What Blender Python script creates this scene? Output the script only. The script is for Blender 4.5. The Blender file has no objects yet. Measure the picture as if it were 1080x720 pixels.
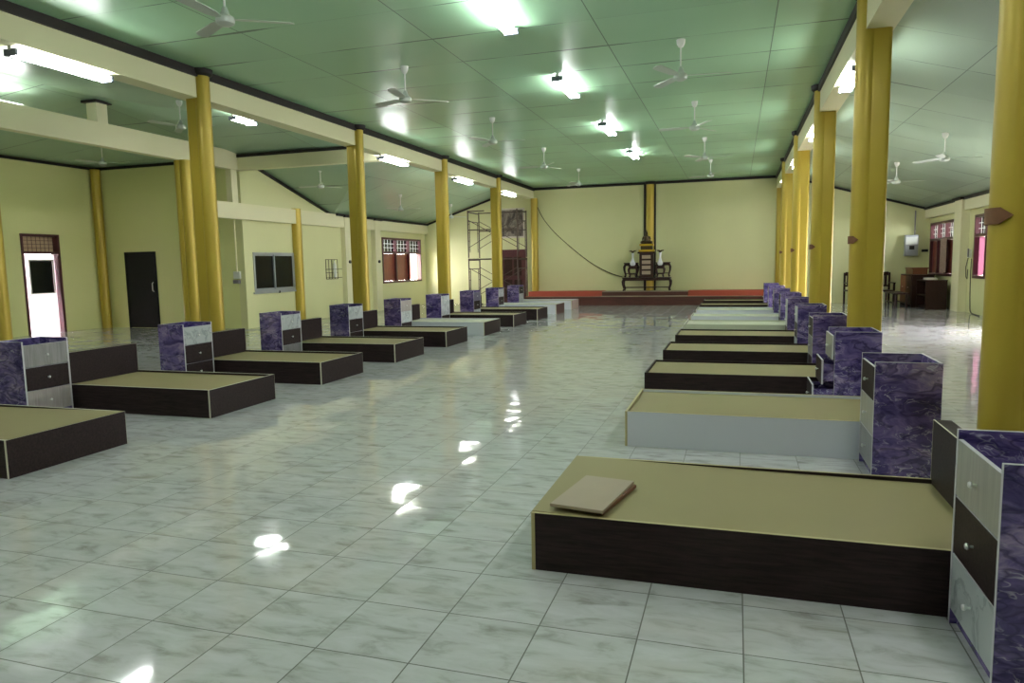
import bpy, bmesh, math, random
from mathutils import Vector, Matrix
random.seed(7)
C = bpy.context.scene
COL = C.collection
PI = math.pi

# ------------------------------------------------------------------ colour / material helpers
def lin(r, g, b):
    f = lambda c: (c/255/12.92) if c/255 <= 0.04045 else ((c/255+0.055)/1.055)**2.4
    return (f(r), f(g), f(b), 1.0)

class NT:
    """small node-graph helper"""
    def __init__(self, name):
        self.m = bpy.data.materials.new(name); self.m.use_nodes = True
        self.t = self.m.node_tree; self.n = self.t.nodes; self.l = self.t.links
        self.b = self.n['Principled BSDF']
    def add(self, kind, **kw):
        nd = self.n.new(kind)
        for k, v in kw.items(): setattr(nd, k, v)
        return nd
    def link(self, a, b): self.l.new(a, b)
    def math(self, op, a, b=None, c=None):
        nd = self.add('ShaderNodeMath', operation=op)
        for i, v in enumerate((a, b, c)):
            if v is None: continue
            if isinstance(v, (int, float)): nd.inputs[i].default_value = v
            else: self.link(v, nd.inputs[i])
        return nd.outputs[0]
    def vmath(self, op, a, b=None):
        nd = self.add('ShaderNodeVectorMath', operation=op)
        for i, v in enumerate((a, b)):
            if v is None: continue
            if isinstance(v, (tuple, list)): nd.inputs[i].default_value = v
            else: self.link(v, nd.inputs[i])
        return nd.outputs[0]
    def scale(self, v, s):
        nd = self.add('ShaderNodeVectorMath', operation='SCALE')
        self.link(v, nd.inputs[0]); nd.inputs['Scale'].default_value = s
        return nd.outputs[0]
    def mix(self, fac, a, b):
        nd = self.add('ShaderNodeMix', data_type='RGBA')
        for i, v in ((0, fac), (6, a), (7, b)):
            if isinstance(v, (int, float)): nd.inputs[i].default_value = v
            elif isinstance(v, tuple): nd.inputs[i].default_value = v
            else: self.link(v, nd.inputs[i])
        return nd.outputs[2]
    def noise(self, vec, scale, detail=4, rough=0.55, dist=0.0):
        nd = self.add('ShaderNodeTexNoise'); nd.inputs['Scale'].default_value = scale
        nd.inputs['Detail'].default_value = detail; nd.inputs['Roughness'].default_value = rough
        nd.inputs['Distortion'].default_value = dist
        self.link(vec, nd.inputs['Vector']); return nd
    def ramp(self, fac, stops):
        nd = self.add('ShaderNodeValToRGB'); e = nd.color_ramp.elements
        while len(e) < len(stops): e.new(0.5)
        for el, (p, c) in zip(e, stops): el.position = p; el.color = c
        self.link(fac, nd.inputs[0]); return nd.outputs[0]
    def pos(self): return self.add('ShaderNodeNewGeometry').outputs['Position']
    def objpos(self, jitter=True):
        o = self.add('ShaderNodeTexCoord').outputs['Object']
        if not jitter: return o
        r = self.add('ShaderNodeObjectInfo').outputs['Random']
        k = self.add('ShaderNodeCombineXYZ')
        a = self.math('MULTIPLY', r, 37.0)
        for i in range(3): self.link(a, k.inputs[i])
        return self.vmath('ADD', o, k.outputs[0])

def plain(name, col, rough=0.5, metal=0.0, var=0.06, scale=3.0, spec=0.5):
    k = NT(name)
    n = k.noise(k.pos(), scale, 3).outputs['Fac']
    d = tuple(c*(1-var) for c in col[:3])+(1,); u = tuple(min(1, c*(1+var)) for c in col[:3])+(1,)
    k.link(k.mix(n, d, u), k.b.inputs['Base Color'])
    k.b.inputs['Roughness'].default_value = rough; k.b.inputs['Metallic'].default_value = metal
    k.b.inputs['Specular IOR Level'].default_value = spec
    return k.m

def wood(name, c1, c2, rough=0.4, axis=0, scale=6.0, spec=0.5):
    k = NT(name); p = k.objpos()
    s = [1.0, 1.0, 1.0]; 
    for i in range(3): s[i] = 1.0 if i == axis else 12.0
    v = k.vmath('MULTIPLY', p, tuple(s))
    n = k.noise(v, scale, 5, 0.6, 0.6).outputs['Fac']
    k.link(k.ramp(n, [(0.3, c1), (0.72, c2)]), k.b.inputs['Base Color'])
    k.b.inputs['Roughness'].default_value = rough
    k.b.inputs['Specular IOR Level'].default_value = spec
    return k.m

def emit(name, col, strength):
    k = NT(name)
    k.b.inputs['Base Color'].default_value = (0.8, 0.8, 0.8, 1)
    k.b.inputs['Emission Color'].default_value = col
    k.b.inputs['Emission Strength'].default_value = strength
    return k.m

def marble(name, stops, scale=4.0, stretch=(1, 1, 1), rough=0.25):
    k = NT(name); p = k.objpos()
    v = k.vmath('MULTIPLY', p, stretch)
    w = k.noise(v, scale*0.7, 4, 0.6).outputs['Color']
    w = k.scale(k.vmath('SUBTRACT', w, (0.5, 0.5, 0.5)), 0.55)
    n = k.noise(k.vmath('ADD', v, w), scale, 7, 0.62, 1.1).outputs['Fac']
    k.link(k.ramp(n, stops), k.b.inputs['Base Color'])
    k.b.inputs['Roughness'].default_value = rough
    return k.m

def purple_marble():
    k = NT('purple_marble_laminate'); p = k.objpos()
    v = k.vmath('MULTIPLY', p, (1.0, 1.0, 2.0))
    rot = k.add('ShaderNodeVectorRotate', rotation_type='EULER_XYZ'); k.link(v, rot.inputs['Vector']); rot.inputs['Rotation'].default_value = (0.35, 0.35, 0.0)
    v = rot.outputs[0]
    w = k.scale(k.vmath('SUBTRACT', k.noise(v, 2.6, 3, 0.55).outputs['Color'], (0.5, 0.5, 0.5)), 0.42)
    v2 = k.vmath('ADD', v, w)
    base = k.ramp(k.noise(v2, 3.4, 6, 0.62, 0.8).outputs['Fac'], [(0.28, lin(45, 38, 86)), (0.42, lin(78, 66, 124)), (0.53, lin(110, 96, 152)), (0.66, lin(160, 142, 184))])
    n = k.noise(v2, 5.2, 3, 0.5, 1.6).outputs['Fac']
    d = k.math('ABSOLUTE', k.math('SUBTRACT', n, 0.5))
    vein = k.ramp(d, [(0.0, (1, 1, 1, 1)), (0.02, (0, 0, 0, 1))])
    mask = k.ramp(k.noise(v, 2.2, 2).outputs['Fac'], [(0.45, (0, 0, 0, 1)), (0.62, (1, 1, 1, 1))])
    c = k.mix(k.math('MULTIPLY', k.math('MULTIPLY', vein, mask), 0.85), base, lin(206, 200, 228))
    n3 = k.noise(v2, 3.0, 3, 0.5, 1.2).outputs['Fac']
    d3 = k.math('ABSOLUTE', k.math('SUBTRACT', n3, 0.46))
    dark = k.ramp(d3, [(0.0, (1, 1, 1, 1)), (0.05, (0, 0, 0, 1))])
    c = k.mix(k.math('MULTIPLY', dark, 0.7), c, lin(30, 24, 66))
    k.link(c, k.b.inputs['Base Color']); k.b.inputs['Roughness'].default_value = 0.22
    return k.m

TILE, TX, TY = 0.4, 0.0464, 3.0675
def floor_material():
    k = NT('glossy_marble_tile')
    p = k.scale(k.vmath('SUBTRACT', k.pos(), (TX, TY, 0)), 1/TILE)
    cell = k.vmath('FLOOR', p); fr = k.vmath('FRACTION', p)
    sx = k.add('ShaderNodeSeparateXYZ'); k.link(fr, sx.inputs[0])
    def edge(o): return k.math('MINIMUM', o, k.math('SUBTRACT', 1.0, o))
    d = k.math('MINIMUM', edge(sx.outputs[0]), edge(sx.outputs[1]))
    grout = k.math('LESS_THAN', d, 0.0068)
    cs = k.add('ShaderNodeSeparateXYZ'); k.link(cell, cs.inputs[0])
    cc = k.add('ShaderNodeCombineXYZ'); k.link(cs.outputs[0], cc.inputs[0]); k.link(cs.outputs[1], cc.inputs[1])
    wn = k.add('ShaderNodeTexWhiteNoise', noise_dimensions='3D'); k.link(cc.outputs[0], wn.inputs['Vector'])
    v = k.vmath('ADD', k.vmath('MULTIPLY', k.pos(), (1.0, 2.6, 1.0)), k.scale(wn.outputs['Color'], 30.0))
    n = k.noise(v, 4.6, 5, 0.6, 0.5).outputs['Fac']
    base = k.ramp(n, [(0.28, lin(160, 158, 154)), (0.47, lin(196, 196, 198)), (0.66, lin(208, 207, 211))])
    n2 = k.noise(v, 1.3, 2).outputs['Fac']
    base = k.mix(k.math('MULTIPLY', k.ramp(n2, [(0.5, (0, 0, 0, 1)), (0.75, (1, 1, 1, 1))]), 0.3), base, lin(192, 184, 170))
    k.link(k.mix(grout, base, lin(88, 86, 80)), k.b.inputs['Base Color'])
    k.link(k.math('ADD', k.math('MULTIPLY', grout, 0.35), 0.055), k.b.inputs['Roughness'])
    k.b.inputs['Specular IOR Level'].default_value = 0.65
    # every tile lies a hair out of level, its glaze slightly wavy
    tilt = k.scale(k.vmath('SUBTRACT', wn.outputs['Color'], (0.5, 0.5, 0.5)), 0.018)
    wav = k.noise(k.pos(), 4.0, 1).outputs['Color']
    tilt2 = k.scale(k.vmath('SUBTRACT', wav, (0.5, 0.5, 0.5)), 0.035)
    g = k.add('ShaderNodeNewGeometry').outputs['Normal']
    nn = k.vmath('NORMALIZE', k.vmath('ADD', g, k.vmath('MULTIPLY', k.vmath('ADD', tilt, tilt2), (1, 1, 0))))
    k.link(nn, k.b.inputs['Normal'])
    return k.m

def ceiling_material(name, px, py, ox, oy, base):
    k = NT(name)
    p = k.vmath('MULTIPLY', k.vmath('SUBTRACT', k.pos(), (ox, oy, 0)), (1/px, 1/py, 1))
    cell = k.vmath('FLOOR', p); fr = k.vmath('FRACTION', p)
    cs = k.add('ShaderNodeSeparateXYZ'); k.link(cell, cs.inputs[0])
    cc = k.add('ShaderNodeCombineXYZ'); k.link(cs.outputs[0], cc.inputs[0]); k.link(cs.outputs[1], cc.inputs[1])
    wn = k.add('ShaderNodeTexWhiteNoise', noise_dimensions='3D'); k.link(cc.outputs[0], wn.inputs['Vector'])
    sx = k.add('ShaderNodeSeparateXYZ'); k.link(fr, sx.inputs[0])
    def edge(o, s): return k.math('MULTIPLY', k.math('MINIMUM', o, k.math('SUBTRACT', 1.0, o)), s)
    gap = k.math('MULTIPLY', k.ramp(k.noise(k.pos(), 0.9, 2).outputs['Fac'], [(0.42, (0, 0, 0, 1)), (0.72, (1, 1, 1, 1))]), 0.028)
    dx = k.math('LESS_THAN', edge(sx.outputs[0], px), 0.006)
    dy = k.math('LESS_THAN', edge(sx.outputs[1], py), k.math('ADD', gap, 0.0015))
    seam = k.math('MULTIPLY', k.math('MAXIMUM', dx, dy), 0.8)
    v = k.add('ShaderNodeSeparateColor'); k.link(wn.outputs['Color'], v.inputs[0])
    d = tuple(c*0.93 for c in base[:3])+(1,); u = tuple(min(1, c*1.06) for c in base[:3])+(1,)
    k.link(k.mix(seam, k.mix(v.outputs[0], d, u), lin(30, 42, 34)), k.b.inputs['Base Color'])
    k.b.inputs['Roughness'].default_value = 0.34
    k.b.inputs['Specular IOR Level'].default_value = 0.5
    tilt = k.scale(k.vmath('SUBTRACT', wn.outputs['Color'], (0.5, 0.5, 0.5)), 0.03)
    wav = k.scale(k.vmath('SUBTRACT', k.noise(k.pos(), 1.1, 1).outputs['Color'], (0.5, 0.5, 0.5)), 0.08)
    g = k.add('ShaderNodeNewGeometry').outputs['Normal']
    k.link(k.vmath('NORMALIZE', k.vmath('ADD', g, k.vmath('MULTIPLY', k.vmath('ADD', tilt, wav), (1, 1, 0)))), k.b.inputs['Normal'])
    return k.m

M = {}
M['floor'] = floor_material()
M['ceiling'] = ceiling_material('green_ceiling_board', 2.0, 1.04, -1.61, 8.36, lin(150, 190, 155))
M['ceiling_side'] = ceiling_material('green_aisle_ceiling_board', 2.4, 1.22, -9.2, 8.36, lin(148, 176, 150))
M['ceiling_right'] = ceiling_material('grey_green_aisle_ceiling_board', 2.4, 1.22, -9.2, 8.36, lin(146, 166, 146))
M['wall'] = plain('pale_yellow_wall_paint', lin(209, 209, 158), 0.6, 0, 0.04, 0.8)
M['wall_wing'] = plain('yellow_green_wall_paint', lin(214, 216, 152), 0.6, 0, 0.04, 0.8)
M['beam'] = plain('cream_beam_paint', lin(222, 218, 180), 0.55, 0, 0.04, 1.2)
M['trim'] = plain('dark_brown_trim', lin(34, 29, 27), 0.5, 0, 0.12, 4, 0.3)
M['gold'] = plain('gold_column_paint', lin(182, 158, 58), 0.38, 0.2, 0.06, 2.5)
M['plaque'] = plain('brown_plaque', lin(112, 70, 38), 0.6, 0, 0.2, 30)
M['dark'] = wood('dark_laminate', lin(30, 21, 22), lin(54, 42, 42), 0.5, 0, 5.0, 0.14)
M['brownlam'] = wood('brown_laminate', lin(70, 46, 42), lin(104, 76, 70), 0.42, 2, 5.0)
M['pink_stripe'] = wood('pinkish_striped_laminate', lin(150, 120, 112), lin(205, 185, 178), 0.42, 2, 9.0)
M['white_lam'] = plain('white_laminate', lin(212, 214, 224), 0.3, 0, 0.03, 2)
M['board'] = plain('bare_beige_hardboard', lin(144, 132, 92), 0.62, 0, 0.05, 2.2)
M['board_pale'] = plain('pale_grey_board', lin(190, 192, 172), 0.5, 0, 0.04, 2)
M['edge'] = plain('pale_edge_banding', lin(206, 200, 184), 0.45, 0, 0.03, 6)
M['edge_beige'] = plain('beige_edge_banding', lin(176, 162, 118), 0.5, 0, 0.03, 6)
M['ns_edge'] = plain('white_edge_banding', lin(200, 198, 206), 0.4, 0, 0.03, 6)
M['purple'] = purple_marble()
M['d_white'] = marble('white_marble_drawer', [(0.35, lin(172, 178, 182)), (0.49, lin(182, 187, 190)), (0.52, lin(138, 144, 150)), (0.56, lin(180, 185, 188))], 2.4, (1, 1, 1), 0.3)
M['d_grey'] = wood('grey_drawer_front', lin(112, 110, 112), lin(140, 138, 140), 0.4, 2, 4)
M['d_pink'] = wood('pinkish_grey_drawer_front', lin(146, 136, 136), lin(172, 162, 160), 0.4, 2, 4)
M['d_light'] = wood('light_grey_drawer_front', lin(146, 143, 136), lin(168, 165, 156), 0.4, 2, 4)
M['d_purple'] = plain('dusky_purple_drawer_front', lin(98, 92, 118), 0.35, 0, 0.15, 8)
M['chrome'] = plain('chrome', lin(235, 235, 235), 0.28, 0.5, 0.02)
M['white_metal'] = plain('white_enamel', lin(228, 230, 226), 0.35, 0.0, 0.03)
M['fan_grey'] = plain('grey_fan_enamel', lin(186, 194, 186), 0.35, 0.2, 0.03)
M['tube'] = emit('lit_fluorescent_tube', (0.96, 1.0, 0.985, 1), 62.0)
M['bracket_grey'] = plain('grey_tube_end', lin(130, 136, 150), 0.4, 0.4)
M['maroon'] = wood('dark_maroon_wood', lin(58, 22, 28), lin(86, 36, 40), 0.4, 2, 5)
M['shutter'] = wood('red_brown_shutter', lin(104, 46, 38), lin(140, 68, 54), 0.45, 2, 5)
M['shutter_open'] = wood('skylit_red_shutter', lin(196, 96, 92), lin(222, 132, 124), 0.5, 2, 5)  # paler than the closed leaves: skylight on the open leaf painted into its red
M['dark_wood'] = wood('dark_polished_wood', lin(32, 18, 14), lin(58, 34, 26), 0.4, 0, 5, 0.25)
M['redwood'] = wood('warm_brown_wood', lin(96, 52, 30), lin(128, 74, 44), 0.4, 0, 5)
M['stage_front'] = wood('dark_red_stage_front', lin(66, 32, 26), lin(92, 46, 36), 0.4, 0, 3)
M['carpet'] = plain('red_carpet', lin(172, 88, 72), 0.95, 0, 0.1, 30, 0.1)
M['mat'] = plain('grey_brown_stage_boards', lin(140, 126, 108), 0.8, 0, 0.1, 10)
M['blackdoor'] = plain('green_black_door_paint', lin(9, 13, 12), 0.55, 0, 0.1, 3, 0.12)
M['alu'] = plain('grey_aluminium', lin(176, 180, 184), 0.35, 0.5, 0.04)
M['iron'] = plain('rusty_steel_pipe', lin(86, 72, 64), 0.55, 0.4, 0.25, 20)
M['wire'] = plain('black_cable', lin(46, 44, 36), 0.6)
M['plastic_white'] = plain('white_plastic', lin(220, 222, 214), 0.4)
M['black'] = plain('black_plastic', lin(24, 24, 24), 0.4)
M['goldleaf'] = plain('gilded_wood', lin(196, 160, 40), 0.35, 0.5, 0.15, 20)
M['bronze'] = plain('dark_bronze', lin(74, 62, 40), 0.35, 0.6, 0.15, 20)
M['porcelain'] = plain('white_porcelain', lin(212, 212, 216), 0.25)
M['picture'] = marble('faded_grey_picture', [(0.3, lin(44, 36, 36)), (0.46, lin(92, 82, 78)), (0.58, lin(150, 138, 130)), (0.72, lin(60, 50, 50))], 2.2, (1, 1, 0.7), 0.3)
M['frame_pale'] = plain('pale_picture_frame', lin(206, 196, 184), 0.5)
M['loose'] = plain('grey_brown_panel', lin(160, 142, 122), 0.55, 0, 0.06, 5)
M['brick'] = plain('woven_brown_blind', lin(186, 160, 130), 0.8, 0, 0.1, 20)
M['cloth_strip'] = marble('patterned_cloth', [(0.35, lin(120, 92, 80)), (0.5, lin(172, 150, 136)), (0.65, lin(96, 66, 58))], 14.0, (1, 1, 1), 0.8)
M['paper'] = plain('paper', lin(226, 224, 216), 0.8)

def glass(name, tint=(0.9, 0.95, 0.95, 1)):
    k = NT(name); k.n.remove(k.b)
    g = k.add('ShaderNodeBsdfGlossy'); g.inputs['Roughness'].default_value = 0.03
    t = k.add('ShaderNodeBsdfTransparent'); t.inputs['Color'].default_value = tint
    f = k.add('ShaderNodeFresnel'); f.inputs['IOR'].default_value = 1.45
    mx = k.add('ShaderNodeMixShader'); k.link(f.outputs[0], mx.inputs[0])
    k.link(t.outputs[0], mx.inputs[1]); k.link(g.outputs[0], mx.inputs[2])
    k.link(mx.outputs[0], k.n['Material Output'].inputs['Surface']); return k.m
M['glass'] = glass('clear_pane')
M['dark_glass'] = plain('dark_tinted_pane', lin(20, 22, 20), 0.2, 0, 0.05, 3, 0.25)
def translucent(name, col):
    k = NT(name); k.n.remove(k.b)
    d = k.add('ShaderNodeBsdfDiffuse'); t = k.add('ShaderNodeBsdfTranslucent')
    d.inputs[0].default_value = col; t.inputs[0].default_value = col
    mx = k.add('ShaderNodeMixShader'); mx.inputs[0].default_value = 0.55
    k.link(d.outputs[0], mx.inputs[1]); k.link(t.outputs[0], mx.inputs[2])
    k.link(mx.outputs[0], k.n['Material Output'].inputs['Surface']); return k.m
M['pvc'] = translucent('white_pvc_sheet', (0.86, 0.80, 0.84, 1))
M['pink_film'] = translucent('pink_curtain_cloth', (0.075, 0.028, 0.044, 1))

# ------------------------------------------------------------------ mesh helpers
class MB:
    def __init__(self): self.bm = bmesh.new()
    def box(self, a, b, bev=0.0):
        lo = [min(a[i], b[i]) for i in range(3)]; hi = [max(a[i], b[i]) for i in range(3)]
        vs = [self.bm.verts.new((x, y, z)) for x in (lo[0], hi[0]) for y in (lo[1], hi[1]) for z in (lo[2], hi[2])]
        q = [(0, 1, 3, 2), (4, 6, 7, 5), (0, 4, 5, 1), (2, 3, 7, 6), (0, 2, 6, 4), (1, 5, 7, 3)]
        fs = [self.bm.faces.new([vs[i] for i in f]) for f in q]
        if bev:
            es = {e for f in fs for e in f.edges}
            bmesh.ops.bevel(self.bm, geom=list(es), offset=bev, segments=1, affect='EDGES', clamp_overlap=True)
        return self
    def tube(self, pts, r, seg=10, cap=True):
        pts = [Vector(p) for p in pts]; n = len(pts)
        rs = r if isinstance(r, (list, tuple)) else [r]*n
        rings = []; ref = None
        for i, p in enumerate(pts):
            d = (pts[min(i+1, n-1)]-pts[max(i-1, 0)]).normalized()
            if ref is None:
                ref = Vector((0, 0, 1)) if abs(d.z) < 0.9 else Vector((1, 0, 0))
            u = d.cross(ref).normalized(); w = u.cross(d).normalized(); ref = w
            rings.append([self.bm.verts.new(p+(u*math.cos(2*PI*k/seg)+w*math.sin(2*PI*k/seg))*rs[i]) for k in range(seg)])
        for a, b in zip(rings, rings[1:]):
            for k in range(seg):
                self.bm.faces.new((a[k], a[(k+1) % seg], b[(k+1) % seg], b[k]))
        if cap:
            self.bm.faces.new(rings[0]); self.bm.faces.new(rings[-1])
        return self
    def lathe(self, prof, c=(0, 0, 0), seg=24, sx=1.0, sy=1.0):
        rings = []
        for r, z in prof:
            if r <= 1e-6: rings.append([self.bm.verts.new((c[0], c[1], c[2]+z))])
            else: rings.append([self.bm.verts.new((c[0]+r*sx*math.cos(2*PI*k/seg), c[1]+r*sy*math.sin(2*PI*k/seg), c[2]+z)) for k in range(seg)])
        for a, b in zip(rings, rings[1:]):
            if len(a) == 1 and len(b) == 1: continue
            for k in range(seg):
                k2 = (k+1) % seg
                if len(a) == 1: self.bm.faces.new((a[0], b[k2], b[k]))
                elif len(b) == 1: self.bm.faces.new((a[k], a[k2], b[0]))
                else: self.bm.faces.new((a[k], a[k2], b[k2], b[k]))
        for rg in (rings[0], rings[-1]):
            if len(rg) > 1: self.bm.faces.new(rg)
        return self
    def prism(self, pts, vec):
        a = [self.bm.verts.new(p) for p in pts]; v = Vector(vec)
        b = [self.bm.verts.new(Vector(p)+v) for p in pts]
        self.bm.faces.new(a); self.bm.faces.new(list(reversed(b))); n = len(a)
        for i in range(n): self.bm.faces.new((a[i], a[(i+1) % n], b[(i+1) % n], b[i]))
        return self
    def bar(self, p0, p1, w, h, up=(0, 0, 1)):
        """rectangular bar from p0 to p1 (w across, h along up)"""
        p0 = Vector(p0); p1 = Vector(p1); d = (p1-p0).normalized(); up = Vector(up)
        s = d.cross(up).normalized(); u = s.cross(d).normalized()
        q = [p0+s*a*w/2+u*b*h/2 for a, b in ((-1, -1), (1, -1), (1, 1), (-1, 1))]
        return self.prism(q, p1-p0)
    def ell(self, c, r, seg=16):
        n = seg//2
        prof = [(0, -1)]+[(math.cos(-PI/2+PI*i/n), math.sin(-PI/2+PI*i/n)) for i in range(1, n)]+[(0, 1)]
        self.lathe([(p*1.0, z*r[2]) for p, z in prof], c, seg, r[0], r[1]); return self
    def build(self, name, mat, parent=None, smooth=True, loc=None):
        bmesh.ops.recalc_face_normals(self.bm, faces=self.bm.faces)
        me = bpy.data.meshes.new(name); self.bm.to_mesh(me); self.bm.free()
        me.materials.append(mat)
        if smooth:
            for p in me.polygons: p.use_smooth = True
            me.set_sharp_from_angle(angle=math.radians(38))
        o = bpy.data.objects.new(name, me); COL.objects.link(o)
        if parent: o.parent = parent
        if loc: o.location = loc
        return o

def tag(o, label, cat, group=None):
    o['label'] = label; o['category'] = cat
    if group: o['group'] = group
    return o
def thing(name, label, cat, loc=(0, 0, 0), rz=0.0, group=None):
    o = bpy.data.objects.new(name, None); o.empty_display_size = 0.1; COL.objects.link(o)
    o.location = loc; o.rotation_euler = (0, 0, rz)
    return tag(o, label, cat, group)
def struct(name, mb, mat, parent=None):
    o = mb.build(name, mat, parent)
    if parent is None: o['kind'] = 'structure'
    return o
def copy_tree(o, parent=None):
    c = o.copy(); COL.objects.link(c)
    if parent: c.parent = parent
    for ch in list(o.children): copy_tree(ch, c)
    return c
def ordinal(i): return ['first', 'second', 'third', 'fourth', 'fifth', 'sixth', 'seventh', 'eighth', 'ninth', 'tenth'][i]

# ------------------------------------------------------------------ layout numbers (metres; x across the hall, y along it)
H_CEIL = 4.25
BL, BR = -7.17, 1.24          # hall faces of the two long beams
YW, YR = 25.54, -4.0          # far wall and rear wall
XL, XR = -11.6, 5.8           # outer walls of the aisles
XW, YB = -16.1, 14.8          # side wall and back wall of the left wing
X2 = -11.4                    # second column line
BAYS = [4.15+4.306*i for i in range(6)]      # 4.15 8.456 12.762 17.068 21.374 25.68

# ------------------------------------------------------------------ floor, walls, ceilings
def panelled(mb, axis, at, th, u0, u1, z0, z1, holes):
    """wall in the plane axis=at, running u0..u1, with rectangular openings (ua, ub, za, zb)"""
    us = sorted({u0, u1}|{h[0] for h in holes}|{h[1] for h in holes})
    zs = sorted({z0, z1}|{h[2] for h in holes}|{h[3] for h in holes})
    for a, b in zip(us, us[1:]):
        run = []
        for c, d in zip(zs, zs[1:]):
            um, zm = (a+b)/2, (c+d)/2
            solid = not any(h[0] < um < h[1] and h[2] < zm < h[3] for h in holes)
            if solid and run and abs(run[-1][1]-c) < 1e-6: run[-1][1] = d
            elif solid: run.append([c, d])
        for c, d in run:
            if axis == 0: mb.box((at, a, c), (at+th, b, d))
            else: mb.box((a, at, c), (b, at+th, d))
    return mb

struct('floor', MB().box((-16.3, -4.2, -0.1), (6.0, 25.74, 0)), M['floor'])
struct('ceiling', MB().box((BL-0.1, YR, H_CEIL), (BR+0.1, YW, H_CEIL+0.06)), M['ceiling'])

# far wall (hall + both aisles)
struct('wall_far', MB().box((XL-0.2, YW, 0), (XR+0.2, YW+0.2, 4.7)), M['wall'])
struct('wall_rear', MB().box((-16.3, YR-0.2, 0), (6.0, YR, 4.9)), M['wall'])
# right outer wall: windows by the far end, open doorway and windows nearer the camera
W3 = (22.75, 25.3, 0.9, 2.5); W4 = (18.3, 20.95, 0.9, 2.5)
D4 = (13.9, 16.2, 0.0, 2.4)
struct('wall_right', panelled(MB(), 0, XR, 0.2, YR, YW+0.2, 0, 3.2, [W3, W4, D4]), M['wall'])
# left outer wall beyond the wing, with its raking top
W1 = (15.12, 16.85, 0.9, 1.9); W2 = (21.98, 25.1, 0.9, 2.48)
wl = panelled(MB(), 0, XL-0.2, 0.2, YB, YW, 0, 3.1, [W1, W2])
wl.prism([(XL, YB, 3.1), (XL, 18.95, 3.1), (XL, 15.7, 4.06), (XL, YB, 4.32)], (-0.2, 0, 0))
struct('wall_left', wl, M['wall'])
D1 = (12.56, 13.56, 0.0, 2.42)
struct('wall_wing', panelled(MB(), 0, XW-0.2, 0.2, YR, YB+0.2, 0, 4.3, [D1]), M['wall_wing'])
struct('wall_back', MB().box((XW, YB, 0), (XL-0.2, YB+0.2, 4.3)), M['wall_wing'])

# aisle ceilings: hipped over the wing, lean-to beyond
def slab(mb, pts, th=0.05):
    a = [mb.bm.verts.new(p) for p in pts]; b = [mb.bm.verts.new((p[0], p[1], p[2]+th)) for p in pts]
    n = len(a); mb.bm.faces.new(a); mb.bm.faces.new(list(reversed(b)))
    for i in range(n): mb.bm.faces.new((a[i], a[(i+1) % n], b[(i+1) % n], b[i]))
zc = 4.19
mb = MB()
A = (XW-0.1, YR, zc); B = (BL-0.1, YR, zc); Cc = (BL-0.1, 14.6, zc); D = (XW-0.1, 14.9, zc)
E = (X2, 10.4, 4.7); F = (X2, 0.5, 4.7)
slab(mb, [B, Cc, E, F]); slab(mb, [D, A, F, E]); slab(mb, [A, B, F]); slab(mb, [Cc, D, E])
struct('ceiling_wing', mb, M['ceiling_side'])
mb = MB()
zo = 3.05; sl = 0.322
def lean(x): return zo+sl*(x-XL)
hip = lambda y: 3.05+0.292*(18.95-y)
xv = XL+(hip(14.6)-zo)/sl           # where hip and lean-to meet at the cross beam
slab(mb, [(XL-0.2, 18.95, lean(XL)-0.0), (XL-0.2, YW+0.1, lean(XL)), (BL-0.1, YW+0.1, lean(BL-0.1)), (BL-0.1, 14.6, lean(BL-0.1)), (xv, 14.6, lean(xv)), (XL, 18.95, lean(XL))])
slab(mb, [(XL-0.2, 18.95, hip(18.95)), (XL, 18.95, hip(18.95)), (xv, 14.6, hip(14.6)), (XL-0.2, 14.6, hip(14.6))])
struct('ceiling_left', mb, M['ceiling_side'])
mb = MB()
zr = 2.97; slr = 0.295
slab(mb, [(XR+0.2, YR, zr-0.06), (XR+0.2, YW+0.1, zr-0.06), (BR+0.15, YW+0.1, zr+slr*(XR-BR-0.15)), (BR+0.15, YR, zr+slr*(XR-BR-0.15))])
struct('ceiling_right', mb, M['ceiling_right'])

# beams (structure of the room)
ntrim = [0]
def trim(mb, mat):
    ntrim[0] += 1
    return struct('trim_%d' % ntrim[0], mb, mat)
trim(MB().box((BL-0.28, YR, 3.86), (BL, YW, 4.6)), M['beam'])
trim(MB().box((BR, YR, 3.82), (BR+0.28, YW, 4.6)), M['beam'])
trim(MB().box((X2-0.2, YR, 3.84), (X2, 14.5, 4.27)), M['beam'])                 # beam across the wing opening
trim(MB().box((X2-0.2, 14.5, 3.84), (BL-0.28, 14.72, 4.17)), M['beam'])         # cross beam
trim(MB().box((X2-0.2, 12.76, 2.69), (X2-0.06, YW, 3.07)), M['beam'])           # low beam on the left outer wall
trim(MB().box((X2-0.2, 14.3, 3.07), (X2-0.04, 14.5, 3.84)), M['beam'])          # post between low and high beam
trim(MB().box((XR-0.14, YR, 2.66), (XR, YW, 2.96)), M['beam'])                  # low beam on the right outer wall
mb = MB().box((X2-0.24, 10.62, 4.27), (X2-0.0, 10.86, 4.64)); trim(mb, M['beam'])   # short post up to the ridge
trim(MB().box((X2-0.30, 10.56, 4.62), (X2+0.06, 10.92, 4.66)), M['trim'])
for y in (19.35, 21.25): trim(MB().box((XL, y, 0), (XL+0.16, y+0.38, 3.06)), M['beam'])
trim(MB().box((XR-0.2, 21.45, 0), (XR, 22.1, 3.0)), M['beam'])
trim(MB().box((XR-0.2, 17.0, 0), (XR, 17.5, 3.0)), M['beam'])
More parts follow.
